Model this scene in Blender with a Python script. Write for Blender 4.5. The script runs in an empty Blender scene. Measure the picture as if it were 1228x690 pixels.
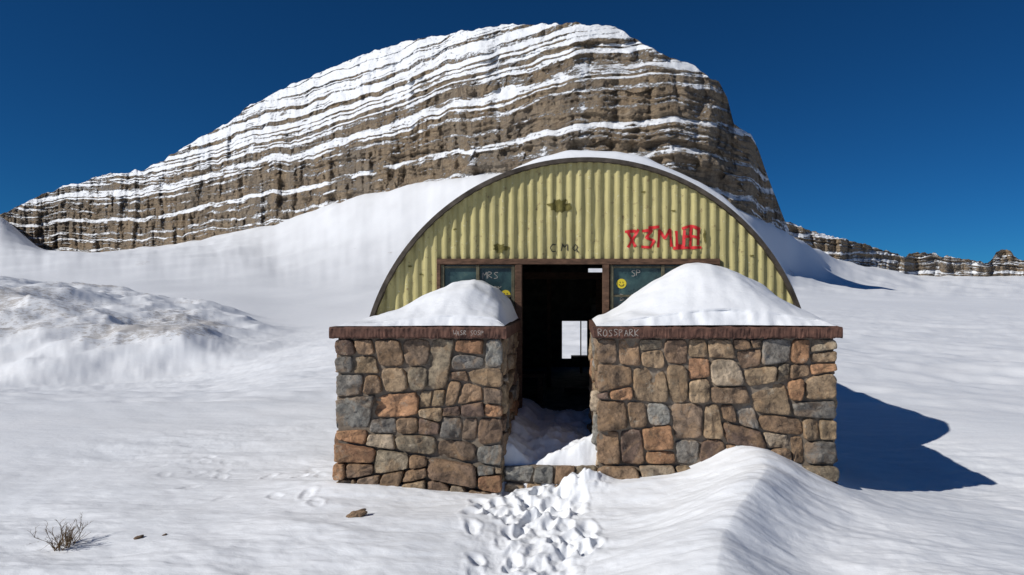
import bpy, math, random
import numpy as np
from mathutils import Vector
random.seed(7); rng=np.random.default_rng(11)
scene=bpy.context.scene
scene.view_settings.view_transform='Standard'; scene.view_settings.look='None'; scene.view_settings.exposure=0
F=819.0; UX=690.0; VY=352.0; CAMZ=2.1

# ---------------------------------------------------------------- noise
def _tab(seed):
    r=np.random.default_rng(seed); p=r.permutation(256); p=np.concatenate([p,p]); a=r.random(256)*2*np.pi
    return p,np.cos(a),np.sin(a)
_T={}
def pn(x,y,seed=0):
    if seed not in _T:_T[seed]=_tab(seed+100)
    p,cx,cy=_T[seed]
    x=np.asarray(x,float); y=np.asarray(y,float)
    xi=np.floor(x).astype(int); yi=np.floor(y).astype(int); xf=x-xi; yf=y-yi
    u=xf**3*(xf*(xf*6-15)+10); v=yf**3*(yf*(yf*6-15)+10)
    def g(ix,iy,dx,dy):
        h=p[(p[ix&255]+iy)&255]; return cx[h]*dx+cy[h]*dy
    a=g(xi,yi,xf,yf); b=g(xi+1,yi,xf-1,yf); c=g(xi,yi+1,xf,yf-1); d=g(xi+1,yi+1,xf-1,yf-1)
    return (a+(b-a)*u+(c-a)*v+(a-b-c+d)*u*v)*1.4
def fbm(x,y,o=4,seed=0,gain=0.5):
    s=0;a=1;t=0
    for i in range(o):
        s=s+a*pn(x*2**i+i*17.3,y*2**i+i*9.1,seed+i); t+=a; a*=gain
    return s/t*1.3
def sst(a,b,x):
    t=np.clip((x-a)/(b-a),0,1); return t*t*(3-2*t)

# ---------------------------------------------------------------- materials
def mat(name):
    m=bpy.data.materials.new(name); m.use_nodes=True; nt=m.node_tree
    return m,nt,nt.nodes['Principled BSDF']
def N(nt,t,**k):
    n=nt.nodes.new(t)
    for a,v in k.items(): setattr(n,a,v)
    return n
def noise(nt,scale,detail=4,rough=0.5,vec=None,dist=0):
    n=N(nt,'ShaderNodeTexNoise'); n.inputs['Scale'].default_value=scale; n.inputs['Detail'].default_value=detail
    n.inputs['Roughness'].default_value=rough; n.inputs['Distortion'].default_value=dist
    if vec: nt.links.new(vec,n.inputs['Vector'])
    return n.outputs['Fac']
def pos(nt,scale=(1,1,1)):
    g=N(nt,'ShaderNodeNewGeometry'); m=N(nt,'ShaderNodeMapping'); m.inputs['Scale'].default_value=scale
    nt.links.new(g.outputs['Position'],m.inputs['Vector']); return m.outputs['Vector']
def ramp(nt,fac,stops):
    r=N(nt,'ShaderNodeValToRGB'); cr=r.color_ramp
    while len(cr.elements)<len(stops): cr.elements.new(0.5)
    for e,(p,c) in zip(cr.elements,stops):
        e.position=p; e.color=(c[0],c[1],c[2],1) if hasattr(c,'__len__') else (c,c,c,1)
    nt.links.new(fac,r.inputs['Fac']); return r.outputs['Color']
def mix(nt,fac,a,b,mode='MIX'):
    m=N(nt,'ShaderNodeMix',data_type='RGBA',blend_type=mode)
    for s,v in ((m.inputs[0],fac),(m.inputs[6],a),(m.inputs[7],b)):
        if isinstance(v,(int,float)): s.default_value=v
        elif isinstance(v,tuple): s.default_value=(v[0],v[1],v[2],1)
        else: nt.links.new(v,s)
    return m.outputs[2]
def math_(nt,op,a,b=0.0,clamp=False):
    m=N(nt,'ShaderNodeMath',operation=op,use_clamp=clamp)
    for s,v in ((m.inputs[0],a),(m.inputs[1],b)):
        if isinstance(v,(int,float)): s.default_value=v
        else: nt.links.new(v,s)
    return m.outputs[0]
def bump(nt,b,h,strength=0.3,dist=0.01):
    n=N(nt,'ShaderNodeBump'); n.inputs['Strength'].default_value=strength; n.inputs['Distance'].default_value=dist
    nt.links.new(h,n.inputs['Height']); nt.links.new(n.outputs[0],b.inputs['Normal'])
def attr(nt,name):
    a=N(nt,'ShaderNodeAttribute'); a.attribute_name=name; return a

def snow_mat():
    m,nt,b=mat('snow')
    P=pos(nt)
    n1=noise(nt,0.6,5,0.6,P); 
    col=mix(nt,n1,(0.76,0.80,0.85),(0.88,0.89,0.91))
    a=attr(nt,'rock').outputs['Fac']
    n2=noise(nt,1.3,9,0.85,P); n3=noise(nt,0.10,4,0.6,P)
    s=math_(nt,'ADD',math_(nt,'MULTIPLY',n2,0.7),math_(nt,'MULTIPLY',n3,0.3))
    s=math_(nt,'ADD',s,math_(nt,'MULTIPLY',math_(nt,'SUBTRACT',a,1.0),0.28))
    f=ramp(nt,s,[(0.50,0.0),(0.555,1.0)])
    rc=mix(nt,noise(nt,3,3,0.5,P),(0.20,0.165,0.13),(0.42,0.37,0.31))
    col=mix(nt,math_(nt,'MULTIPLY',f,0.62),col,rc)
    nt.links.new(col,b.inputs['Base Color'])
    b.inputs['Roughness'].default_value=0.55; b.inputs['Specular IOR Level'].default_value=0.25
    wind=noise(nt,2.2,7,0.62,pos(nt,(1,2.6,1)),0.8)
    h=math_(nt,'ADD',math_(nt,'MULTIPLY',noise(nt,7,6,0.65,pos(nt,(1,2.0,1)),0.6),0.45),math_(nt,'ADD',wind,math_(nt,'MULTIPLY',noise(nt,90,3,0.6,P),0.10)))
    bump(nt,b,h,0.42,0.033)
    return m
M_SNOW=snow_mat()

def rock_mat():
    m,nt,b=mat('mountain_rock_and_snow')
    P=pos(nt); Pl=pos(nt,(0.14,0.14,1.8)); Pm=pos(nt,(0.4,0.4,1.4)); Pv=pos(nt,(1,1,0.2))
    lay=noise(nt,0.17,7,0.75,Pl,0.5); ver=noise(nt,0.13,6,0.68,Pv); fine=noise(nt,0.5,7,0.74,P); big=noise(nt,0.018,5,0.65,P)
    c=ramp(nt,lay,[(0.3,(0.19,0.14,0.095)),(0.42,(0.44,0.325,0.215)),(0.5,(0.56,0.43,0.29)),(0.56,(0.32,0.245,0.17)),(0.62,(0.56,0.44,0.31)),(0.75,(0.62,0.52,0.39))])
    c=mix(nt,ramp(nt,big,[(0.44,0.0),(0.60,0.5)]),c,mix(nt,lay,(0.22,0.195,0.17),(0.46,0.42,0.36)))
    c=mix(nt,math_(nt,'MULTIPLY',ramp(nt,ver,[(0.37,1.0),(0.50,0.0)]),0.6),c,(0.14,0.11,0.085))  # vertical rock streaks, darkened to put shade of the recesses into the colour
    c=mix(nt,0.55,c,ramp(nt,fine,[(0.35,0.35),(0.62,1.0)]),'MULTIPLY')
    s=attr(nt,'snow').outputs['Fac']
    e=math_(nt,'ADD',s,math_(nt,'MULTIPLY',math_(nt,'SUBTRACT',noise(nt,0.6,9,0.80,Pm,0.5),0.5),1.9))
    e=math_(nt,'ADD',e,math_(nt,'MULTIPLY',math_(nt,'SUBTRACT',fine,0.5),1.3))
    f=ramp(nt,e,[(0.37,0.0),(0.58,1.0)])
    col=mix(nt,f,c,(0.82,0.845,0.88))
    nt.links.new(col,b.inputs['Base Color']); b.inputs['Roughness'].default_value=0.9; b.inputs['Specular IOR Level'].default_value=0.1
    h=math_(nt,'ADD',math_(nt,'MULTIPLY',lay,1.4),math_(nt,'ADD',fine,math_(nt,'MULTIPLY',ver,0.7)))
    h=math_(nt,'MULTIPLY',h,math_(nt,'SUBTRACT',1.25,f))
    bump(nt,b,h,0.9,4.5)
    return m
M_ROCK=rock_mat()

# ---------------------------------------------------------------- mesh helpers
def link(o,parent=None):
    scene.collection.objects.link(o)
    if parent: o.parent=parent
    return o
def empty(name):
    e=bpy.data.objects.new(name,None); e.empty_display_size=0.3; return link(e)
def mesh_obj(name,v,f,m,parent=None,smooth=False):
    me=bpy.data.meshes.new(name); me.from_pydata([tuple(p) for p in v],[],f); me.update()
    if m: me.materials.append(m)
    if smooth: me.polygons.foreach_set('use_smooth',[True]*len(me.polygons))
    return link(bpy.data.objects.new(name,me),parent)
def grid_obj(name,X,Y,Z,m,parent=None,attrs={},wrap=False):
    R,C=X.shape
    co=np.stack([X,Y,Z],-1).reshape(-1,3).astype(np.float32)
    i=np.arange(R-1)[:,None]; j=np.arange(C if wrap else C-1)[None,:]; j2=(j+1)%C
    q=np.stack([i*C+j,i*C+j2,(i+1)*C+j2,(i+1)*C+j],-1).reshape(-1,4).astype(np.int32)
    me=bpy.data.meshes.new(name); me.vertices.add(len(co)); me.vertices.foreach_set('co',co.ravel())
    me.loops.add(q.size); me.loops.foreach_set('vertex_index',q.ravel())
    me.polygons.add(len(q)); me.polygons.foreach_set('loop_start',np.arange(0,q.size,4,dtype=np.int32))
    try: me.polygons.foreach_set('loop_total',np.full(len(q),4,dtype=np.int32))
    except Exception: pass
    me.polygons.foreach_set('use_smooth',np.ones(len(q),dtype=bool))
    me.update(calc_edges=True); me.validate()
    for k,a in attrs.items():
        at=me.attributes.new(k,'FLOAT','POINT'); at.data.foreach_set('value',a.reshape(-1).astype(np.float32))
    me.materials.append(m)
    return link(bpy.data.objects.new(name,me),parent)
def box(name,x0,x1,y0,y1,z0,z1,m,parent=None,bev=0.0,jit=0.0):
    v=[(x,y,z) for x in (x0,x1) for y in (y0,y1) for z in (z0,z1)]
    if jit: v=[tuple(c+random.uniform(-jit,jit) for c in p) for p in v]
    f=[(0,1,3,2),(4,6,7,5),(0,4,5,1),(2,3,7,6),(0,2,6,4),(1,5,7,3)]
    o=mesh_obj(name,v,f,m,parent)
    if bev:
        b=o.modifiers.new('b','BEVEL'); b.width=bev; b.segments=2
    return o

# ---------------------------------------------------------------- terrain profile
Dk=[(-700,1500),(-300,1300),(0,1050),(150,920),(300,740),(440,600),(560,490),(690,416),(800,398),(850,402),(900,430),(945,520),(1010,900),(1100,1000),(1228,1000),(1700,1200)]
Bk=[(-700,255),(0,256),(50,301),(110,306),(220,291),(330,266),(400,240),(480,218),(600,200),(690,190),(800,205),(860,232),(900,248),(940,272),(1000,308),(1060,322),(1100,330),(1160,331),(1228,331),(1700,331)]
def ip(t,u): a=np.array(t,float); return np.interp(u,a[:,0],a[:,1])
base_left=[(13,484),(35,472),(50,467),(60,444),(75,422),(95,398),(120,374),(160,351),(240,333),(400,304)]
prof={
 -500:base_left, 0:base_left, 150:base_left,
 270:[(13,484),(35,462),(50,454),(60,436),(75,418),(95,398),(120,378),(160,358),(240,337),(400,305)],
 335:[(13,484),(35,448),(50,434),(60,424),(75,412),(95,398),(120,384),(160,366),(240,342),(420,308)],
 420:[(13,484),(35,438),(50,418),(60,411),(80,401),(100,393),(130,381),(170,366),(250,338),(400,290)],
 560:[(13,484),(35,420),(50,402),(60,395),(80,384),(100,375),(150,362),(200,352),(260,338),(340,285)],
 690:[(13,484),(35,402),(50,388),(60,382),(80,374),(100,368),(150,360),(200,352),(250,340),(300,300)],
 900:[(13,484),(35,400),(50,386),(60,378),(80,370),(100,365),(150,358),(200,352),(260,342),(330,305)],
 1000:[(13,487),(35,404),(50,388),(60,380),(80,372),(100,366),(150,361),(250,354),(400,346),(600,336)],
 1100:[(13,490),(35,408),(50,392),(60,384),(80,375),(100,368),(150,364),(300,355),(500,350),(700,345)],
 1228:[(13,492),(35,412),(50,394),(60,386),(80,377),(100,370),(150,365),(300,357),(500,352),(700,347)],
 1700:[(13,492),(35,412),(50,394),(60,386),(80,377),(100,370),(150,365),(300,357),(500,352),(700,347)],
}
pu=np.array(sorted(prof)); 
pd=np.array([[math.log(d) for d,_ in prof[k]] for k in pu]); pz=np.array([[CAMZ-(y-VY)/F*d for d,y in prof[k]] for k in pu])
def smooth_u(u,tab):
    i=np.clip(np.searchsorted(pu,u)-1,0,len(pu)-2); t=np.clip((u-pu[i])/(pu[i+1]-pu[i]),0,1)
    return tab[i]*(1-t)[:,None]+tab[i+1]*t[:,None]

# rock-glacier lobe outline (world metres), inside is to the west
LOBE=[(-260,38),(-90,42),(-42,48),(-33,51),(-26,57),(-26.5,70),(-31,85),(-40,104),(-58,128),(-90,152),(-150,185),(-300,240)]
def lobe_sd(x,y):
    sd=np.full(x.shape,1e9); ins=np.zeros(x.shape,bool)
    P=LOBE+[(-600,240),(-600,38)]
    for i in range(len(P)):
        ax,ay=P[i]; bx,by=P[(i+1)%len(P)]
        if i<len(LOBE)-1:
            t=np.clip(((x-ax)*(bx-ax)+(y-ay)*(by-ay))/((bx-ax)**2+(by-ay)**2),0,1)
            sd=np.minimum(sd,np.hypot(x-ax-t*(bx-ax),y-ay-t*(by-ay)))
        if by!=ay:
            c=((ay>y)!=(by>y))&(x<(bx-ax)*(y-ay)/(by-ay)+ax); ins^=c
    return np.where(ins,sd,-sd)

def crest_x(y):
    return np.interp(y,[3.5,4.6,5.2,5.6,6.1,6.5,6.9,7.3],[0.75,0.95,1.12,1.32,1.60,1.80,1.88,1.86])
FP=[]
r2=random.Random(3)
for i in range(90):
    t=i/90; y=4.2+t*3.1
    xc=-0.34-0.08*math.sin(y*2)+0.02*(y-5)
    FP.append((xc+r2.gauss(0,0.27),y+r2.uniform(-.1,.1),r2.uniform(0.04,0.075),r2.uniform(0.08,0.15),r2.uniform(-.6,.6),r2.uniform(0.012,0.05)))
for i in range(22):
    FP.append((-2.9-0.1*i+r2.uniform(-.6,.6),7.0+0.10*i+r2.uniform(-.6,.6),0.06,0.10,r2.uniform(-1,1),r2.uniform(0.006,0.018)))
for i in range(16):
    FP.append((-0.5+r2.uniform(-.5,.4),6.7+r2.uniform(-.35,.3),0.07,0.09,r2.uniform(-1,1),r2.uniform(0.02,0.05)))
def near(x,y,z):
    z=z+0.12*fbm(x/5.0+3,y/3.2,3,20)*sst(2.,6.,np.hypot(x,y))
    z=z+0.055*fbm(x/1.3+y*0.35,y/0.45,5,24,0.5)*sst(0.35,-0.3,pn(x/3,y/3,29)-0.1)
    z=z+0.014*fbm(x/0.5,y/0.25,3,27)
    cx=crest_x(y)+0.05*fbm(y*1.2,y*0+2,2,28); H=(0.50-0.09*(7.2-y))*sst(3.6,5.0,y)*sst(8.6,7.3,y); H=np.clip(H,0,1)
    L=np.exp(-(np.clip(cx-x,0,9)/0.80)**1.8)
    wr=0.44+0.32*sst(6.2,7.2,y); pr=1.5+0.3*sst(6.2,7.2,y)
    Rr=np.exp(-(np.clip(x-cx,0,9)/wr)**pr)
    z=z+H*np.where(x<cx,L,Rr)
    z=z-0.16*sst(2.2,4.5,x)*sst(20,9,y)
    z=z+0.10*np.exp(-((x+1.3)/1.6)**2-((y-6.2)/0.7)**2)-0.02
    z=z+0.07*np.exp(-((x+2.2)/0.8)**2-((y-7.15)/0.35)**2)
    z=z+0.12*np.exp(-((x-0.5)/0.5)**2-((y-7.05)/0.5)**2)
    pth=np.exp(-((x+0.34)/0.50)**2)*sst(7.3,6.9,y)*sst(2,4,y)
    z=z-0.04*pth+pth*(0.022*fbm(x/0.13,y/0.13,4,31,0.5)+0.05*fbm(x/0.45,y/0.45,2,35))
    for (fx,fy,a,b,th,d) in FP:
        k=(abs(x-fx)<0.4)&(abs(y-fy)<0.4)
        if not k.any(): continue
        dx=x[k]-fx; dy=y[k]-fy; c,s=math.cos(th),math.sin(th)
        q=np.sqrt(((dx*c+dy*s)/a)**2+((-dx*s+dy*c)/b)**2)
        q=q*(1+0.30*pn(x[k]*9,y[k]*9,34))
        z[k]+= -d*sst(1.3,0.5,q)+0.22*d*np.exp(-((q-1.5)/0.35)**2)
    # heap of snow spilling out between the walls over the sill
    z=z+0.20*np.exp(-((x-0.08)/0.22)**2-((y-7.08)/0.22)**2)*(1+0.5*fbm(x/0.15,y/0.15,3,36))+0.10*np.exp(-((x+0.35)/0.3)**2-((y-7.05)/0.2)**2)
    k=sst(7.22,7.42,y)*sst(10.6,9.6,y)*sst(-1.6,-1.1,x)*sst(1.0,0.5,x)
    ramp_=0.30+0.065*(y-7.4)+0.10*fbm(x/0.32,y/0.32,5,33,0.5)+0.24*np.exp(-((x-0.16)/0.26)**2-((y-7.5)/0.32)**2)+0.16*np.exp(-((x+0.75)/0.24)**2)+0.12*np.exp(-((y-8.1)/0.3)**2-((x+0.3)/0.4)**2)
    z=z*(1-k)+ramp_*k
    return z

def terrain():
    rr=list(np.geomspace(0.25,3.2,14)[:-1])+list(np.arange(3.2,4.6,0.04))+list(np.arange(4.6,9.2,0.0175))+list(np.arange(9.2,14,0.05))
    r=14.0
    while r<2600: rr.append(r); r*=1.012 if r<200 else 1.02
    rr=np.array(rr)
    th=np.concatenate([np.linspace(-180,-52,70)[:-1],np.linspace(-52,44,1250),np.linspace(44,180,74)[1:-1]])*math.pi/180
    c=np.cos(th); cc=np.clip(c,0.35,1); u=UX+F*np.clip(np.where(c>0.2,np.sin(th)/np.clip(c,0.2,1),np.sign(th)*9),-1.5,1.3)
    LD=smooth_u(u,pd); LZ=smooth_u(u,pz)
    DB=ip(Dk,u); BZ=CAMZ+(VY-ip(Bk,u))/F*DB
    def sm(a,n=91):
        k=np.hanning(n); k/=k.sum(); ap=np.concatenate([a[-n:],a,a[:n]]); return np.convolve(ap,k,'same')[n:-n]
    for c_ in range(LD.shape[1]): LD[:,c_]=sm(LD[:,c_]); LZ[:,c_]=sm(LZ[:,c_])
    BZ=sm(BZ,15); DB=sm(DB,15)
    X=rr[:,None]*np.sin(th)[None,:]; Y=rr[:,None]*np.cos(th)[None,:]
    dep=rr[:,None]*cc[None,:]
    Z=np.zeros_like(X)
    for j in range(len(th)):
        kx=np.concatenate([[0.1,9.0],np.exp(LD[j]),[DB[j],DB[j]*1.5,6000]])
        kz=np.concatenate([[0,0],LZ[j],[BZ[j],BZ[j]*1.0,BZ[j]]])
        Z[:,j]=np.interp(dep[:,j],kx,kz)
    K=np.array([1,4,6,4,1.])/16
    for _ in range(8):
        Zp=np.pad(Z,((2,2),(0,0)),'edge'); Zs=sum(K[i]*Zp[i:i+Z.shape[0]] for i in range(5))
        w=sst(14,30,rr)[:,None]; Z=Z*(1-w)+Zs*w
    R2=np.hypot(X,Y)
    U=np.broadcast_to(u,X.shape)
    front=sst(0.0,0.3,c)[None,:]
    sd=np.full(X.shape,-99.0); kk=(X<-15)&(Y>25)&(Y<330)&(X>-600); 
    sd[kk]=lobe_sd(X[kk],Y[kk])+5.0*fbm(X[kk]/18,Y[kk]/18,3,46)
    mor=sst(0,14,sd)*sst(330,190,dep)
    Z=Z+mor*(2.0+9.0*sst(4,70,sd))
    hum=fbm(X/16,Y/24,4,40,0.5); rid=1-abs(fbm(X/10,Y/14,3,45))*2; rid2=1-abs(fbm(X/4,Y/6,3,47))*2
    Z=Z+mor*(1.5*hum+0.75*rid-0.5+0.20*rid2+0.10*fbm(X/1.8,Y/2.4,3,48))
    far=sst(30,200,dep)*front
    Z=Z+far*(1-mor)*(0.6+dep*0.0035)*fbm(X/45,Y/80,3,50)
    tal=sst(170,340,dep)*front
    Z=Z+tal*0.75*fbm(U/34,dep/420,3,55,0.45)*dep/400
    mid=sst(9,16,dep)*sst(120,50,dep)*front
    Z=Z+mid*(0.32*fbm(X/7,Y/4,4,60)+0.07*fbm(X/1.6+Y/3,Y/0.9,3,64))
    w=sst(14,10.5,R2); k=(R2<14)
    zn=near(X[k],Y[k],np.zeros(k.sum())); Z[k]=Z[k]*(1-w[k])+zn*w[k]
    rock=mor*(0.93+0.6*fbm(X/22,Y/30,3,71))+0.6*tal*sst(0.0,0.5,fbm(U/26,dep/300,3,70))+0.45*sst(30,80,dep)*sst(0.28,0.55,fbm(X/30,Y/50,3,72))*front*(1-mor)
    ins=(Y>10.2)&(Y<16.6)&(abs(X-0.13)<2.9); Z[ins]=np.minimum(Z[ins],0.0)
    grid_obj('snow_ground',X,Y,Z,M_SNOW,attrs={'rock':np.clip(rock,0,1.15)},wrap=True)
terrain()

# ---------------------------------------------------------------- mountain
n1r=np.random.default_rng(5); tab1=n1r.random(400)
def n1(x):
    i=np.floor(x).astype(int); f=x-i; f=f*f*(3-2*f); return tab1[i%400]*(1-f)+tab1[(i+1)%400]*f
MAJ=((58,61,.7),(72,74,.5),(83,86,.7),(103,108.5,1),(118,120,.5),(130,133,.6),(142,149,1),(160,164,.8),(173,177,.8),(186,191,.9),(203,209,.9),(217,221,.9),(230,238,1),(247,252,.9),(262,270,1))
def ledge(z,mod=0,per=3.4):
    maj=0
    for a,b,s in MAJ:
        maj=np.maximum(maj,s*sst(a-1.0,a+.6,z)*sst(b+1.0,b-.6,z))
    thr=0.70-0.24*sst(110,215,z)-mod
    m=sst(thr-.10,thr+.10,0.62*n1(z/per)+0.38*n1(z/1.5+50))
    return np.maximum(maj,m)
zt=np.linspace(-200,900,8000); St=np.cumsum(0.20+1.25*ledge(zt))*(zt[1]-zt[0]); St-=np.interp(20,zt,St)
def Sfun(z): return np.interp(z,zt,St)
def cliff(name,u,T,B,D,rows,seed,snow_bias,warp=6.5,amp=1.0,zoff=0):
    v=np.linspace(0,1,rows)[:,None]
    xx=(u-UX)/F*D; arc=np.concatenate([[0],np.cumsum(np.hypot(np.diff(xx),np.diff(D)))])
    e=(B[None,:]*(1-v)+T[None,:]*v)/F
    z=e*D[None,:]; A=np.broadcast_to(arc,z.shape)
    s0=Sfun((B/F*D)+zoff)[None,:]
    for _ in range(26):
        fl=A/38+0.8*fbm(A/50,z/60,2,seed+50)
        w=warp*fbm(A/140,z/200,3,seed)+2.2*fbm(A/28,z/40,3,seed+3)+2.6*(n1(fl)-.5)
        d=D[None,:]+np.maximum(Sfun(z+w+zoff)-s0,-20)*0.85
        z=0.5*z+0.5*e*d
    zz=z+w+zoff
    pinch=fbm(A/42,zz/11,4,seed+40,0.6)
    led=ledge(zz,0.28*fbm(A/55,zz/22,4,seed+44))*sst(-0.60,0.02,pinch+0.25*sst(150,230,z))
    but=1-abs(fbm(A/34,z/110,3,seed+9))*2.2
    h=15*fbm(A/80,z/160+5,3,seed+6)+ 8.0*but-4.0 + 3.8*fbm(A/11,z/16,4,seed+12,0.6)
    bed=n1(zz/2.1+np.floor(A/13+1.5*fbm(A/30,z/30,2,seed+20))*0.5)
    bed2=n1(zz/7.0+np.floor(A/36+1.5*fbm(A/60,z/40,2,seed+24))*0.5)
    h=(h+ (bed-0.5)*3.6+(bed2-0.5)*7.0)*amp*(1-0.35*led)
    d2=d+h
    X=(u[None,:]-UX)/F*d2; Y=d2; Z=CAMZ+e*d2
    dz=np.gradient(Z,axis=0); dd=np.gradient(d2,axis=0)
    flat=np.clip(dd/np.maximum(abs(dz),1e-3),-1.0,3)
    sn=0.52*led+0.20*np.clip(flat,-0.8,1.8)+snow_bias(A,z,u[None,:],v)+0.22*sst(0.1,-0.7,but)
    sn+=0.20*sst(0.1,0.6,fbm(A/10,z/60,3,seed+30))
    Xs=[X];Ys=[Y];Zs=[Z];Ss=[sn]
    for k,(bk,dr) in enumerate(((15,4),(60,30),(200,160))):
        db=Y[-1:]+bk; Xs.append((u[None,:]-UX)/F*db);Ys.append(db);Zs.append(Z[-1:]-dr);Ss.append(np.full_like(db,0.9))
    grid_obj(name,np.concatenate(Xs),np.concatenate(Ys),np.concatenate(Zs),M_ROCK,attrs={'snow':np.clip(np.concatenate(Ss),-.3,1.3)})
Tk=[(-300,262),(0,256),(25,246),(45,236),(75,223),(100,217),(125,209),(150,207),(170,204),(190,194),(212,182),(240,165),(270,149),(300,126),(350,101),(400,79),(450,60),(500,46),(560,36),(600,30),(640,28),(700,28),(738,32),(752,40),(780,58),(800,67),(832,77),(850,92),(862,98),(872,115),(880,148),(900,160),(910,182),(918,205),(930,236),(940,262),(946,275)]
u=np.linspace(-60,946,1150)
T=VY-ip(Tk,u)-(0.5+2.4*fbm(u/17,u*0+3,4,90,0.6)+2.8*(n1(u/7)-0.5))
Bm=VY-(ip(Bk,u)+14); Bm=np.minimum(Bm,T-1)
def sb(A,z,u,v):
    top=sst(120,200,z)
    left=sst(420,150,u)
    return 0.02+0.18*top+0.10*left*sst(0.25,0.8,v)+0.24*fbm(A/70,z/30,4,91)+0.20*sst(0.70,0.95,v)*sst(900,820,u)*sst(300,420,u)
cliff('mountain',u,T,Bm,ip(Dk,u),430,200,sb)
Rk=[(930,262),(950,268),(970,276),(1000,284),(1030,291),(1060,300),(1078,306),(1086,309),(1092,303),(1110,303),(1135,308),(1160,311),(1180,315),(1190,312),(1195,302),(1203,299),(1212,302),(1222,311),(1240,318),(1300,300),(1400,290),(1500,310),(1700,320)]
u=np.linspace(930,1500,620)
T=VY-ip(Rk,u)-4.0*fbm(u/9,u*0+8,4,95)
Bm=VY-(ip(Bk,u)+5); Bm=np.minimum(Bm,T-1)
cliff('distant_ridge',u,T,Bm,np.interp(u,[930,1010,1100,1228,1700],[860,900,990,995,1200]),90,300,lambda A,z,u,v:0.14+0.22*fbm(A/40,z/30,3,97),warp=5,amp=1.2,zoff=30)

# ---------------------------------------------------------------- stone walls
def stone_mat():
    m,nt,b=mat('rubble_stone')
    P=pos(nt); col=attr(nt,'col').outputs['Color']
    n=noise(nt,8,8,0.74,P,0.5); n2=noise(nt,34,5,0.7,P); n3=noise(nt,3.5,5,0.65,P,1.0)
    c=mix(nt,0.9,col,ramp(nt,n,[(0.3,0.25),(0.5,0.95),(0.7,1.55)]),'MULTIPLY')
    c=mix(nt,math_(nt,'MULTIPLY',ramp(nt,n3,[(0.50,0.0),(0.62,1.0)]),0.45),c,(0.38,0.24,0.13))
    c=mix(nt,math_(nt,'MULTIPLY',ramp(nt,noise(nt,4.5,6,0.7,P,0.8),[(0.53,0.0),(0.63,1.0)]),0.6),c,(0.08,0.058,0.045))
    c=mix(nt,math_(nt,'MULTIPLY',ramp(nt,n2,[(0.56,0.0),(0.64,1.0)]),0.5),c,(0.06,0.048,0.04))
    c=mix(nt,math_(nt,'MULTIPLY',ramp(nt,noise(nt,6,7,0.78,P),[(0.58,0.0),(0.65,1.0)]),0.45),c,(0.46,0.42,0.34))
    nt.links.new(c,b.inputs['Base Color']); b.inputs['Roughness'].default_value=0.85; b.inputs['Specular IOR Level'].default_value=0.25
    bump(nt,b,math_(nt,'ADD',n,math_(nt,'MULTIPLY',n2,0.5)),1.0,0.03)
    return m
M_STONE=stone_mat()
def simple(name,c1,c2,scale,rough=0.85,bs=0.4,bd=0.01,metal=0,sc=(1,1,1)):
    m,nt,b=mat(name); P=pos(nt,sc); n=noise(nt,scale,6,0.65,P)
    nt.links.new(ramp(nt,n,[(0.32,c1),(0.68,c2)]),b.inputs['Base Color']); b.inputs['Roughness'].default_value=rough
    b.inputs['Metallic'].default_value=metal; b.inputs['Specular IOR Level'].default_value=0.3
    bump(nt,b,n,bs,bd); return m
M_MORTAR=simple('mortar',(0.13,0.105,0.08),(0.30,0.245,0.185),14)
M_CAP=simple('red_sandstone_cap',(0.045,0.024,0.019),(0.17,0.085,0.06),11,0.8,0.8,0.012)
PAL=[(0.37,0.27,0.17),(0.30,0.205,0.13),(0.38,0.28,0.175),(0.23,0.155,0.105),(0.42,0.235,0.13),(0.33,0.27,0.19),(0.28,0.27,0.24),(0.36,0.20,0.115),(0.44,0.35,0.25),(0.19,0.13,0.10),(0.36,0.26,0.165),(0.34,0.225,0.14),(0.26,0.24,0.21),(0.24,0.175,0.125)]
def clip(poly,n,c):
    out=[]
    for i in range(len(poly)):
        a=poly[i]; b=poly[(i+1)%len(poly)]; da=a@n-c; db=b@n-c
        if da<=0: out.append(a)
        if (da<0)!=(db<0) and abs(da-db)>1e-12: out.append(a+(b-a)*(da/(da-db)))
    return out
def area(p):
    a=0
    for i in range(len(p)): q=p[(i+1)%len(p)]; a+=p[i][0]*q[1]-q[0]*p[i][1]
    return abs(a)/2
def split(poly,rnd,out,amax):
    A=area(poly); P=np.array(poly); ext=P.max(0)-P.min(0)
    if A<amax*rnd.choice([0.35,0.7,1.0,1.3]) and max(ext)<0.62 and max(ext)/min(ext)<2.3: out.append(poly); return
    c=P.mean(0)+ext*np.array([rnd.uniform(-.2,.2),rnd.uniform(-.2,.2)])
    if ext[0]>ext[1]*1.3: th=max(-.32,min(.32,rnd.gauss(0,0.17)))
    else: th=math.pi/2+rnd.gauss(0,0.10)
    n=np.array([math.cos(th),math.sin(th)]); k=c@n
    a=clip(poly,n,k); b=clip(poly,-n,-k)
    for q in (a,b):
        if len(q)>2 and area(q)>1e-4: split(q,rnd,out,amax)
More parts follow.
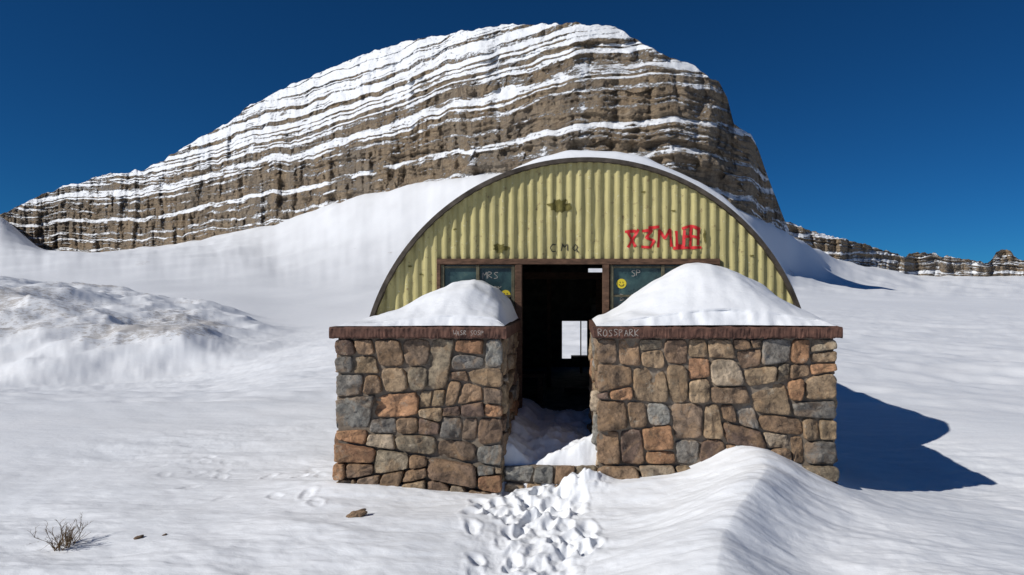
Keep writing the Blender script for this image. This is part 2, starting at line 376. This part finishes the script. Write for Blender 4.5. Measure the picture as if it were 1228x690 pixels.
def stones(name,x0,x1,z0,z1,fmap,parent,seed,amax=0.14,plinth=None):
    rnd=random.Random(seed)
    base=[np.array(p,float) for p in ((x0,z0),(x1,z0),(x1,z1),(x0,z1))]
    groups=[(base,0)]
    if plinth:
        n=np.array([-plinth[0],1.0]); n/=np.linalg.norm(n); c=np.array([x0,plinth[1]])@n
        groups=[(clip(base,n,c),0.065),(clip(base,-n,-c),0)]
    V=[];Fc=[];C=[]
    for g,off in groups:
        o=[]; split(g,rnd,o,amax)
        for poly in o:
            P=np.array(poly); 
            if area(poly)<0.0025: continue
            ctr=P.mean(0); q=list(poly); gap=rnd.uniform(0.004,0.012)
            for i in range(len(poly)):
                a=poly[i]; b=poly[(i+1)%len(poly)]; e=b-a; L=np.linalg.norm(e)
                if L<1e-6: continue
                nn=np.array([e[1],-e[0]])/L
                if (ctr-a)@nn>0: nn=-nn
                if len(q)>2: q=clip(q,nn,a@nn-gap)
            if len(q)<3 or area(q)<0.0015: continue
            for _ in range(2):
                f=rnd.uniform(0.06,0.18) if _==0 else 0.22
                q=[w for i in range(len(q)) for w in (q[i]*(1-f)+q[(i+1)%len(q)]*f, q[i]*f+q[(i+1)%len(q)]*(1-f))]
            Q=np.array(q+[q[0]]); s=np.concatenate([[0],np.cumsum(np.linalg.norm(np.diff(Q,axis=0),axis=1))])
            n=60; t=np.linspace(0,s[-1],n,endpoint=False); R=np.stack([np.interp(t,s,Q[:,0]),np.interp(t,s,Q[:,1])],1)
            ctr=R.mean(0)
            k=1+0.06*pn(R[:,0]*12+seed,R[:,1]*12,7)+0.04*pn(R[:,0]*36,R[:,1]*36,8)
            R=ctr+(R-ctr)*k[:,None]
            H=rnd.uniform(0.015,0.055); tx,tz=rnd.gauss(0,.09),rnd.gauss(0,.09); col=list(rnd.choice(PAL)); br=rnd.uniform(0.75,1.2); col=[min(0.6,c_*br) for c_ in col]
            b0=len(V); sx=rnd.uniform(0,99)
            rings=[(1.0,-0.04),(1.0,0.40*H),(0.98,0.80*H),(0.94,0.94*H),(0.85,1.0*H),(0.7,1.03*H),(0.5,1.05*H),(0.3,1.05*H),(0.14,1.05*H)]
            for rs,h in rings:
                p=ctr+(R-ctr)*rs
                if h>0: hh=off+h+min(1,h/H)*((p[:,0]-ctr[0])*tx+(p[:,1]-ctr[1])*tz+0.034*fbm(p[:,0]*5+sx,p[:,1]*5,3,9)+0.015*(0.5-abs(pn(p[:,0]*14,p[:,1]*14+sx,10)))+0.004*pn(p[:,0]*50,p[:,1]*50+sx,12))
                else: hh=np.full(n,h+off)
                for a_,h_ in zip(p,hh): V.append(fmap(a_[0],a_[1],h_)); C.append(col)
            hc=float(np.mean(hh)); V.append(fmap(ctr[0],ctr[1],hc)); C.append(col)
            for r_ in range(len(rings)-1):
                for i in range(n):
                    j=(i+1)%n; Fc.append((b0+r_*n+i,b0+r_*n+j,b0+(r_+1)*n+j,b0+(r_+1)*n+i))
            l=b0+(len(rings)-1)*n
            for i in range(n): Fc.append((l+i,l+(i+1)%n,len(V)-1))
    o=mesh_obj(name,V,Fc,M_STONE,parent,True)
    at=o.data.attributes.new('col','FLOAT_COLOR','POINT'); at.data.foreach_set('color',np.array([c+[1] for c in C],dtype=np.float32).ravel())
    return o
YF=7.2; YB=9.02; ZC=1.63; ZT=1.75
# stroke lettering --------------------------------------------------------
L={'R':[[(0,0),(0,1),(.5,.95),(.55,.65),(0,.5),(.6,0)]],'O':[[(.3,1),(0,.75),(0,.25),(.3,0),(.6,.25),(.6,.75),(.3,1)]],
'S':[[(.6,.9),(.25,1),(0,.75),(.3,.5),(.6,.25),(.3,0),(0,.1)]],'P':[[(0,0),(0,1),(.55,.9),(.5,.55),(0,.5)]],'A':[[(0,0),(.3,1),(.6,0)],[(.1,.4),(.5,.4)]],
'K':[[(0,0),(0,1)],[(.6,1),(0,.45),(.6,0)]],'C':[[(.6,.9),(.2,1),(0,.5),(.2,0),(.6,.1)]],'M':[[(0,0),(.05,1),(.35,.4),(.65,1),(.7,0)]],
'Q':[[(.3,1),(0,.5),(.3,0),(.6,.5),(.3,1)],[(.35,.3),(.7,-.1)]],'W':[[(0,1),(.15,0),(.35,.6),(.55,0),(.7,1)]],'E':[[(.6,1),(0,1),(0,0),(.6,0)],[(0,.5),(.5,.5)]],
'X':[[(0,1),(.6,0)],[(.65,1),(0,0)],[(-.1,.5),(.5,.55)]],'I':[[(.2,0),(.2,1)]],'T':[[(0,1),(.7,1)],[(.35,1),(.35,0)]],'B':[[(0,0),(0,1),(.6,.75),(.1,.5),(.65,.25),(0,0)]],'G':[[(.6,.85),(.1,1),(0,.1),(.6,0),(.6,.45),(.3,.45)]],'J':[[(.6,1),(.6,.1),(.2,0),(0,.3)]]}
def ribbon(paths,w,fmap,name,m,parent):
    V=[];Fc=[]
    for pi_,p in enumerate(paths):
        pts=[]
        for i in range(len(p)-1):
            a=np.array(p[i]);b=np.array(p[i+1]); n=max(2,int(np.linalg.norm(b-a)/0.008))
            for k in range(n): pts.append(a+(b-a)*k/n)
        pts.append(np.array(p[-1])); pts=np.array(pts)
        if len(pts)>6:
            for _ in range(2): pts[1:-1]=(pts[:-2]+2*pts[1:-1]+pts[2:])/4
        t=np.gradient(pts,axis=0); t/=np.maximum(np.linalg.norm(t,axis=1),1e-9)[:,None]; nn=np.stack([-t[:,1],t[:,0]],1)
        ww=w*(1+0.35*pn(pts[:,0]*9,pts[:,1]*9,15)); b0=len(V)
        for a,n_,w_ in zip(pts,nn,ww):
            for q in (a+n_*w_/2,a-n_*w_/2):
                v=fmap(*q); V.append((v[0],v[1]-0.0004*pi_,v[2]))
        for i in range(len(pts)-1): Fc.append((b0+2*i,b0+2*i+1,b0+2*i+3,b0+2*i+2))
    return mesh_obj(name,V,Fc,m,parent)
def text_paths(s,x,z,h,adv=0.85,jit=0.06,wx=1.0,seed=0):
    rd=random.Random(seed); out=[]
    for ch in s:
        if ch!=' ':
            dz=rd.uniform(-.08,.08)*h
            for st in L[ch]: out.append([(x+(a+rd.uniform(-jit,jit))*h*wx,z+dz+(b+rd.uniform(-jit,jit))*h) for a,b in st])
        x+=h*adv*wx
    return out
def paint(name,c,rough=0.6):
    m,nt,b=mat(name); n=noise(nt,30,3,0.6,pos(nt)); nt.links.new(mix(nt,n,tuple(v*0.7 for v in c),c),b.inputs['Base Color']); b.inputs['Roughness'].default_value=rough; return m
M_CHALK=paint('chalk_paint',(0.42,0.38,0.34)); M_RED=paint('red_spray_paint',(0.66,0.015,0.02)); M_BLACK=paint('black_marker',(0.03,0.03,0.02)); M_YEL=paint('yellow_sticker',(0.75,0.6,0.03))

def snowcap(name,x0,x1,y0,y1,z0,zf,parent):
    nx,ny=130,100
    xs=np.linspace(x0,x1,nx); ys=np.linspace(y0,y1,ny); X,Y=np.meshgrid(xs,ys)
    ed=np.minimum(np.minimum(X-x0,x1-X),Y-y0)
    wob=0.05*fbm(X/0.3,Y/0.3,3,121)
    H=zf(X+0.05*fbm(Y/0.5,X/0.5,2,123),(Y-y0)/(y1-y0))
    Z=z0+0.003+(H)*sst(-0.01,0.10,ed+0.0)**0.5+0.045*fbm(X/0.5,Y/0.6,4,122)*sst(0,0.2,ed)
    for _ in range(3): Z[1:-1,1:-1]=(Z[:-2,1:-1]+Z[2:,1:-1]+Z[1:-1,:-2]+Z[1:-1,2:]+2*Z[1:-1,1:-1])/6
    Y2=Y+np.where(Y-y0<0.10,wob+0.02,0)
    return grid_obj(name,X,Y2,np.maximum(Z,z0+0.002),M_SNOW,parent,attrs={'rock':X*0})

def wall_block(x0,x1,seed,plinth,topfun,snowx):
    p=empty('stone_wall')
    box('mortar_core',x0,x1,YF,YB,-0.6,ZC,M_MORTAR,p)
    stones('front_stones',x0-0.03,x1+0.03,-0.25,ZC-0.005,lambda s,t,h:(s,YF-h,t),p,seed,plinth=plinth)
    stones('side_stones_east',YF+0.05,YB-0.02,-0.25,ZC-0.005,lambda s,t,h:(x1+h,s,t),p,seed+1)
    stones('side_stones_west',YF+0.05,YB-0.02,-0.25,ZC-0.005,lambda s,t,h:(x0-h,s,t),p,seed+2)
    xs=[x0-0.07]; n=3
    for i in range(1,n): xs.append(x0+(x1-x0)*i/n+random.uniform(-.1,.1))
    xs.append(x1+0.07)
    for i in range(n):
        a,b=xs[i]+0.001,xs[i+1]-0.001
        gx=np.linspace(a,b,60)
        V=[];Fc=[]
        prof_=[(YB,ZC),(YF-0.075,ZC),(YF-0.085,ZC+0.02),(YF-0.085,ZT-0.02),(YF-0.07,ZT),(YB,ZT)]
        for g in gx:
            for (yy,zz) in prof_:
                j=0.012*float(pn(g*9,zz*30+i,130))+0.009*float(pn(g*33,zz*60,131))
                V.append((g,yy+(j if yy<YF else 0),zz+j*0.8))
        k=len(prof_)
        for q in range(59):
            for r_ in range(k):
                Fc.append((q*k+r_,q*k+(r_+1)%k,(q+1)*k+(r_+1)%k,(q+1)*k+r_))
        Fc.append(tuple(range(k))); Fc.append(tuple(59*k+r_ for r_ in reversed(range(k))))
        mesh_obj('cap_slab_%d'%(i+1),V,Fc,M_CAP,p)
    snowcap('snow_cap',snowx[0],snowx[1],YF-0.06,YB-0.01,ZT,topfun,p)
    return p
def topL(X,v):
    px=np.interp(X,[-2.6,-2.3,-2.05,-1.75,-1.45,-1.2,-1.0,-0.85,-0.70],[0.02,0.05,0.15,0.32,0.47,0.49,0.40,0.24,0.03])
    w=np.interp(v,[0,0.12,0.3,0.5,0.7,1],[0.08,0.33,0.75,1.0,1.02,0.9]); return px*w+0.02
def topR(X,v):
    px=np.interp(X,[0.2,0.4,0.6,0.8,1.0,1.2,1.4,1.6,1.85,2.1,2.35,2.6,2.8],[0.02,0.08,0.18,0.34,0.49,0.61,0.69,0.71,0.66,0.52,0.33,0.15,0.03])
    w=np.interp(v,[0,0.10,0.3,0.5,0.7,1],[0.10,0.30,0.70,0.96,1.0,0.85]); return px*w+0.025
w1=wall_block(-2.50,-0.79,33,(-0.16,0.55),topL,(-2.52,-0.75))
w2=wall_block(0.25,2.72,57,(0.0,0.30),topR,(0.22,2.75))
ribbon(text_paths('ROSSPARK',0.235,1.655,0.07,0.82,wx=0.95,seed=2),0.006,lambda s,t:(s,YF-0.105,t),'chalk_lettering',M_CHALK,w2)
ribbon(text_paths('WASR SOSP',-1.27,1.665,0.05,0.8,seed=5,wx=0.9),0.005,lambda s,t:(s,YF-0.105,t),'chalk_lettering',M_CHALK,w1)

sill=empty('stone_sill')
stones('sill_stones',-0.76,0.23,-0.2,0.27,lambda s,t,h:(s,7.26-h,t),sill,91,amax=0.09)
box('sill_core',-0.78,0.24,7.27,7.5,-0.3,0.25,M_MORTAR,sill)

# ---------------------------------------------------------------- quonset hut
HY=9.1; HB=17.0; CX=0.15; CZ=0.89; R=2.97
hut=empty('quonset_hut')
def corr_mat():
    m,nt,b=mat('yellow_corrugated_steel'); P=pos(nt); 
    st=noise(nt,2.2,6,0.65,pos(nt,(5,1,0.3))); n=noise(nt,1.6,5,0.65,P); f=noise(nt,11,6,0.72,P)
    c=mix(nt,n,(0.40,0.355,0.14),(0.58,0.515,0.25))
    c=mix(nt,math_(nt,'MULTIPLY',ramp(nt,st,[(0.44,0.0),(0.66,1.0)]),0.65),c,(0.24,0.21,0.09))
    c=mix(nt,math_(nt,'MULTIPLY',ramp(nt,f,[(0.58,0.0),(0.67,1.0)]),0.8),c,(0.16,0.10,0.05))
    c=mix(nt,math_(nt,'MULTIPLY',ramp(nt,noise(nt,26,4,0.7,P),[(0.62,0.0),(0.68,1.0)]),0.6),c,(0.62,0.6,0.45))
    nt.links.new(c,b.inputs['Base Color']); b.inputs['Roughness'].default_value=0.6; b.inputs['Specular IOR Level'].default_value=0.3
    bump(nt,b,f,0.25,0.01); return m
M_COR=corr_mat()
M_STEEL=simple('weathered_galvanised_steel',(0.035,0.028,0.022),(0.12,0.10,0.08),6,0.7,0.3,0.01,0.2)
M_WOOD=simple('weathered_brown_timber',(0.05,0.028,0.018),(0.17,0.095,0.06),9,0.85,0.5,0.01,0,(1,1,4))
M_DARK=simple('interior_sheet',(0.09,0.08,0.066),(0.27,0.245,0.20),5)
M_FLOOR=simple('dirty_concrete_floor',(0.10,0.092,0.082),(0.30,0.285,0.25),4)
PITCH=0.128
def cy_(x):
    t=np.cos(2*np.pi*x/PITCH); return HY+0.014*np.tanh(1.8*t)/math.tanh(1.8)
XL0,XL1,XR0,XR1,HZ=-1.84,-0.80,0.46,1.92,2.53
xs=np.arange(CX-R+0.02,CX+R-0.02,PITCH/12)
def panel(name,a,b,zb):
    x=xs[(xs>=a)&(xs<=b)]
    x=np.concatenate([[a],x[(x>a+1e-3)&(x<b-1e-3)],[b]])
    top=CZ+np.sqrt(np.maximum(R*R-(x-CX)**2,0.0004))-0.01
    v=np.linspace(0,1,40)[:,None]; Z=zb+(top-zb)[None,:]*v; X=np.broadcast_to(x,Z.shape)
    Yv=cy_(X)+0.018*fbm(X*1.3,Z*1.3,3,140)*sst(0,0.1,v)+0.004*fbm(X*6,Z*6,2,141)
    grid_obj(name,X,Yv,Z,M_COR,hut)
panel('front_sheet_above_doorway',XL0,XR1,HZ+0.02)
panel('front_sheet_west',CX-R+0.03,XL0-0.002,0.7); panel('front_sheet_east',XR1+0.002,CX+R-0.03,0.7)
def arch(name,r0,r1,y0,y1,a0,a1,m,n=96,down=0.9):
    th=np.linspace(a0,a1,n); V=[];Fc=[]
    pts=[(math.cos(t),math.sin(t)) for t in th]
    sec=[]
    for r_,y_ in ((r0,y0),(r1,y0),(r1,y1),(r0,y1)):
        row=[(CX+c*r_,y_,CZ+s*r_) for c,s in pts]
        if down: row=[(row[0][0],y_,CZ-down)]+row+[(row[-1][0],y_,CZ-down)]
        sec.append(row)
    k=len(sec[0])
    for row in sec: V+=row
    for s_ in range(4):
        for i in range(k-1):
            a=s_*k+i; b=((s_+1)%4)*k+i; Fc.append((a,a+1,b+1,b))
    return mesh_obj(name,V,Fc,m,hut,False)
arch('front_arch_rim',R-0.015,R+0.04,HY-0.08,HY+0.06,0,math.pi,M_STEEL)
th=np.linspace(0,math.pi,120); yy=np.arange(HY+0.05,HB,0.02)
TH,YY=np.meshgrid(th,yy); rr_=R-0.0+0.012*np.cos(2*np.pi*YY/0.13)
grid_obj('roof_shell',CX+rr_*np.cos(TH),YY,CZ+rr_*np.sin(TH),M_STEEL,hut)
for sx,nm in ((-1,'west'),(1,'east')):
    box('base_wall_'+nm,CX+sx*(R-0.02)-0.08,CX+sx*(R-0.02)+0.08,HY+0.06,HB,-0.5,CZ+0.0,M_FLOOR,hut)
for i in range(7): arch('rib_%d'%(i+1),R-0.12,R-0.04,HY+0.9+i*1.1,HY+0.96+i*1.1,0.02,math.pi-0.02,M_WOOD,48,down=0.5)
ths=np.linspace(math.radians(4),math.radians(112),90); ysn=np.linspace(HY-0.02,HB-0.1,160)
TH,YS=np.meshgrid(ths,ysn)
prof_t=np.interp(np.degrees(TH),[4,10,30,60,80,95,108,112],[0.0,0.03,0.06,0.10,0.13,0.14,0.05,0.0])
edge=sst(HY-0.03,HY+0.14,YS)**0.5
rs=R+0.042+prof_t*(0.2+0.8*edge)*(1+0.35*fbm(TH*5,YS/0.5,4,150))
rs=np.where((TH>ths[-2]),R+0.02,rs)
rs=np.where(YS<ysn[1],R+0.042,rs)
grid_obj('roof_snow',CX+rs*np.cos(TH),YS,CZ+rs*np.sin(TH),M_SNOW,hut,attrs={'rock':TH*0})
def backpanel(nm,a,b,z0,z1=None):
    x=np.linspace(a,b,40); top=CZ+np.sqrt(np.maximum(R*R-(x-CX)**2,0)); top=np.minimum(top,z1) if z1 else top; top=np.maximum(top,z0)
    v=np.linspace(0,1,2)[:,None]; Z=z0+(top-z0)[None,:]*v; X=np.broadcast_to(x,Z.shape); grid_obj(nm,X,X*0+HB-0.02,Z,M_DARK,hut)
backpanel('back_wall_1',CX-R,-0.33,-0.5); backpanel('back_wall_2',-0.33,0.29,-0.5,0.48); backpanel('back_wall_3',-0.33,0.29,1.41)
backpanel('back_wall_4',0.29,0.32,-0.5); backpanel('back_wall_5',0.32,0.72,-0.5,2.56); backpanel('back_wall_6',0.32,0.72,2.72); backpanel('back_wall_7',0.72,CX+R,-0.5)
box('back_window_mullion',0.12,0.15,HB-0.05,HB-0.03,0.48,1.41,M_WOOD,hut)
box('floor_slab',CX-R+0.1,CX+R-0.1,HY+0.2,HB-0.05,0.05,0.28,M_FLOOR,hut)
box('lintel',XL0,XR1,HY-0.055,HY+0.06,HZ-0.045,HZ+0.03,M_WOOD,hut,0.006)
for i,(a,b) in enumerate(((XL1,XL1+0.09),(XR0-0.10,XR0-0.01),(XL0,XL0+0.05),(XR1-0.05,XR1))):
    box('door_post_%d'%(i+1),a,b,HY-0.05,HY+0.06,-0.2,HZ-0.047,M_WOOD,hut,0.006)
def glass_mat():
    m,nt,b=mat('dirty_wired_glass'); P=pos(nt); n=noise(nt,5,5,0.65,P)
    c=ramp(nt,n,[(0.35,(0.012,0.03,0.035)),(0.6,(0.035,0.08,0.08)),(0.75,(0.10,0.15,0.12))])
    nt.links.new(c,b.inputs['Base Color']); nt.links.new(ramp(nt,n,[(0.3,0.12),(0.8,0.6)]),b.inputs['Roughness']); b.inputs['Specular IOR Level'].default_value=0.5
    return m
M_GLASS=glass_mat(); M_FR=simple('rusted_green_window_frame',(0.05,0.045,0.03),(0.14,0.13,0.08),12,0.7)
def window(nm,a,b,cols,rows,z0=1.3,z1=HZ-0.05):
    box(nm+'_glass',a,b,HY+0.012,HY+0.02,z0,z1,M_GLASS,hut)
    w=0.022
    for i in range(cols+1):
        x=a+(b-a)*i/cols; box(nm+'_bar_v%d'%i,x-w,x+w,HY-0.03,HY+0.010,z0,z1-0.002,M_FR,hut,0.004)
    for j in range(rows+1):
        z=z1-0.03-(z1-z0-0.03)*j/rows
        for i in range(cols):
            x=a+(b-a)*i/cols; x2=a+(b-a)*(i+1)/cols
            box(nm+'_bar_h%d_%d'%(j,i),x+w+.001,x2-w-.001,HY-0.022,HY+0.009,z-0.014,z+0.014,M_FR,hut,0.003)
window('west_window',XL0+0.075,XL1-0.028,2,3); window('east_window',XR0+0.025,XR1-0.075,2,3)
box('sill_panel_west',XL0+0.05,XL1-0.002,HY-0.03,HY+0.05,-0.3,1.28,M_DARK,hut); box('sill_panel_east',XR0,XR1-0.05,HY-0.03,HY+0.05,-0.3,1.28,M_DARK,hut)
def sticker(nm,cx,cz,r):
    V=[(cx+r*math.cos(t),HY+0.006,cz+r*math.sin(t)) for t in np.linspace(0,2*math.pi,24,endpoint=False)]
    mesh_obj(nm,V,[tuple(range(24))],M_YEL,hut)
    fm=lambda s,t:(s,HY+0.003,t)
    ribbon([[(cx-.5*r,cz-.15*r),(cx-.25*r,cz-.5*r),(cx+.25*r,cz-.5*r),(cx+.5*r,cz-.15*r)],[(cx-.3*r,cz+.4*r),(cx-.28*r,cz+.15*r)],[(cx+.3*r,cz+.4*r),(cx+.28*r,cz+.15*r)]],0.012,fm,nm+'_face',M_BLACK,hut)
sticker('smiley_sticker_1',-0.93,2.08,0.065); sticker('smiley_sticker_2',0.615,2.23,0.065)
gm=lambda s,t:(s,HY+0.005,t)
ribbon(text_paths('MRS',-1.24,2.3,0.09,seed=8)+text_paths('CK',-1.1,2.12,0.08,seed=9),0.007,gm,'window_scribble_west',M_CHALK,hut)
ribbon(text_paths('BAK',0.60,2.0,0.09,seed=10)+text_paths('SP',0.75,2.33,0.08,seed=12)+text_paths('AT',1.3,2.3,0.08,seed=13),0.007,gm,'window_scribble_east',M_CHALK,hut)
sf=lambda s,t:(s,float(cy_(np.array(s)))+0.018*float(fbm(s*1.3,t*1.3,3,140))*0.9-0.014,t)
red=[[(.69,2.93),(.80,2.72)],[(.84,2.95),(.70,2.71)],[(.66,2.92),(.80,2.93)],
     [(.89,2.93),(1.02,2.94),(.94,2.84),(1.05,2.80),(1.00,2.71),(.88,2.72)],
     [(1.10,2.71),(1.12,2.94),(1.19,2.83),(1.26,2.95),(1.28,2.72)],
     [(1.34,2.93),(1.35,2.73),(1.44,2.73),(1.45,2.94)],
     [(1.42,2.96),(1.54,3.00),(1.66,2.95)],[(1.54,2.99),(1.53,2.73)],[(1.64,2.95),(1.63,2.74)],
     [(1.30,2.70),(1.68,2.71)],[(1.44,2.85),(1.56,2.86),(1.66,2.83)],[(.97,2.97),(1.12,2.985)]]
ribbon(red,0.036,sf,'red_graffiti',M_RED,hut)
ribbon(text_paths('CMQ',-0.33,2.66,0.10,1.35,0.08,1.1,seed=14),0.012,sf,'black_graffiti',M_BLACK,hut)
M_PATCH=simple('bare_primer_patch',(0.09,0.08,0.02),(0.2,0.17,0.05),18)
def patch(nm,cx,cz,a,b,seed):
    n=40;V=[];Fc=[]
    for i in range(9):
        for k in range(n):
            t=2*math.pi*k/n; q=(1+0.7*float(pn(math.cos(t)*2.2+seed,math.sin(t)*2.2,160))+0.2*float(pn(math.cos(t)*6+seed,math.sin(t)*6,161)))*i/8
            V.append(sf(cx+a*q*math.cos(t),cz+b*q*math.sin(t)))
    for i in range(8):
        for k in range(n): Fc.append((i*n+k,i*n+(k+1)%n,(i+1)*n+(k+1)%n,(i+1)*n+k))
    mesh_obj(nm,V,Fc,M_PATCH,hut)
patch('peeled_patch_1',-0.21,3.26,0.14,0.08,3.3); patch('peeled_patch_2',-1.0,2.70,0.09,0.06,8.1); patch('peeled_patch_3',1.72,2.86,0.02,0.08,1.2)
for i,(a,b) in enumerate(((-2.05,2.35),(-2.2,2.46),(-1.6,2.95),(0.9,3.45),(2.35,2.6),(1.3,3.2))): patch('rust_spot_%d'%(i+1),a,b,0.025,0.012,i*2.2)
box('loft_beam',-0.9,1.4,12.0,12.12,2.35,2.47,M_WOOD,hut); box('interior_post_1',0.36,0.46,12.0,12.1,0.28,2.34,M_WOOD,hut,0,0.01)
box('interior_post_2',-0.55,-0.47,13.2,13.3,0.28,2.6,M_WOOD,hut,0,0.01); box('shelf',0.3,1.3,13.5,14.0,1.95,2.0,M_FLOOR,hut)
box('bench_seat',-1.6,-0.5,11.2,11.7,0.72,0.77,M_WOOD,hut); box('bench_leg_1',-0.62,-0.55,11.25,11.65,0.28,0.718,M_WOOD,hut); box('bench_leg_2',-1.5,-1.43,11.25,11.65,0.28,0.718,M_WOOD,hut)
box('fallen_plank',-0.2,0.7,12.6,12.75,0.29,0.35,M_WOOD,hut,0,0.03)
box('partition_panel',0.34,1.5,14.6,14.65,0.28,1.85,M_FLOOR,hut); box('table_top',-0.1,0.34,15.4,15.9,0.62,0.66,M_WOOD,hut); box('table_leg',0.1,0.16,15.6,15.66,0.28,0.618,M_WOOD,hut)

# ---------------------------------------------------------------- small things
def rock(name,x,y,z,sx,sy,sz,seed,m=M_STONE):
    nu,nv=26,16; V=[];Fc=[]
    for i in range(nv+1):
        for j in range(nu):
            a=math.pi*i/nv; t=2*math.pi*j/nu
            p=np.array([math.sin(a)*math.cos(t),math.sin(a)*math.sin(t),math.cos(a)])
            p=np.sign(p)*abs(p)**0.8
            k=1+0.35*float(pn(p[0]*1.5+seed,p[1]*1.5+p[2]*1.3,170))+0.1*float(pn(p[0]*4+seed,p[1]*4+p[2]*3,171))
            V.append((x+sx*p[0]*k,y+sy*p[1]*k,z+(sz*p[2]+0.5*sx*p[0]*0.6)*k))
    for i in range(nv):
        for j in range(nu): Fc.append((i*nu+j,i*nu+(j+1)%nu,(i+1)*nu+(j+1)%nu,(i+1)*nu+j))
    o=mesh_obj(name,V,Fc,m); at=o.data.attributes.new('col','FLOAT_COLOR','POINT'); c=(0.25,0.17,0.11,1)
    at.data.foreach_set('color',np.array([c]*len(V),dtype=np.float32).ravel()); return o
def gz(x,y):
    X=np.array([x,x],float);Y=np.array([y,y],float); return float(near(X,Y,np.zeros(2))[0])
rock('rock',-2.02,6.28,gz(-2.02,6.28)+0.01,0.09,0.05,0.035,3.1)
rock('rock',-3.75,5.85,gz(-3.75,5.85),0.04,0.03,0.016,6.4); rock('rock',-3.55,5.9,gz(-3.55,5.9),0.015,0.02,0.01,9.4)
M_TWIG=simple('dry_stem',(0.10,0.06,0.03),(0.26,0.18,0.10),30)
def plant(x,y):
    z=gz(x,y)-0.02; V=[];Fc=[]; rd=random.Random(9)
    def stem(p,d,L_,r,depth):
        n=6; pts=[np.array(p)]; d=np.array(d,float)
        for i in range(n):
            d=d+np.array([rd.gauss(0,.13),rd.gauss(0,.13),rd.gauss(0,.08)]); d/=np.linalg.norm(d); pts.append(pts[-1]+d*L_/n)
        b=len(V)
        for i,q in enumerate(pts):
            rr=r*(1-0.6*i/n)
            for k in range(4):
                t=k*math.pi/2; V.append((q[0]+rr*math.cos(t),q[1]+rr*math.sin(t),q[2]))
        for i in range(n):
            for k in range(4): Fc.append((b+i*4+k,b+i*4+(k+1)%4,b+i*4+4+(k+1)%4,b+i*4+4+k))
        if depth>0:
            for _ in range(rd.randint(3,5)):
                i=rd.randint(2,n); stem(pts[i],d+np.array([rd.gauss(0,.6),rd.gauss(0,.6),rd.gauss(0.1,.4)]),L_*0.4,r*0.6,depth-1)
    for _ in range(30):
        a=rd.uniform(0,6.28); t=rd.uniform(0.1,1.1)
        stem((x+rd.gauss(0,.05),y+rd.gauss(0,.04),z),(math.cos(a)*t,math.sin(a)*t,1.0),rd.uniform(0.10,0.22),0.0045,2)
    mesh_obj('dry_shrub',V,Fc,M_TWIG)
plant(-4.28,5.7)

# ---------------------------------------------------------------- light, sky, camera
tr=Vector((2.1,1.15,-1.72)).normalized()
sun=bpy.data.lights.new('sun','SUN'); sun.energy=4.0; sun.angle=math.radians(0.5); sun.color=(1.0,0.96,0.90)
so=link(bpy.data.objects.new('sun',sun)); so.rotation_euler=tr.to_track_quat('-Z','Y').to_euler()
w=bpy.data.worlds.new('World'); scene.world=w; w.use_nodes=True; nt=w.node_tree; bg=nt.nodes['Background']
sky=nt.nodes.new('ShaderNodeTexSky'); sky.sky_type='NISHITA'; sky.sun_disc=False
sky.sun_elevation=math.asin(-tr.z); sky.sun_rotation=math.atan2(-tr.x,-tr.y)
sky.altitude=3400; sky.air_density=0.9; sky.dust_density=0.1; sky.ozone_density=3.0
tint=mix(nt,1.0,sky.outputs[0],(0.07,0.34,0.57),'MULTIPLY')
nt.links.new(tint,bg.inputs['Color']); bg.inputs['Strength'].default_value=0.085
cam=bpy.data.cameras.new('camera'); cam.lens=24; cam.sensor_width=36; cam.shift_x=(614-UX)/1228; cam.shift_y=(VY-345)/1228
cam.clip_start=0.1; cam.clip_end=8000
co=link(bpy.data.objects.new('camera',cam)); co.location=(0,0,CAMZ); co.rotation_euler=(math.radians(90),0,0)
scene.camera=co
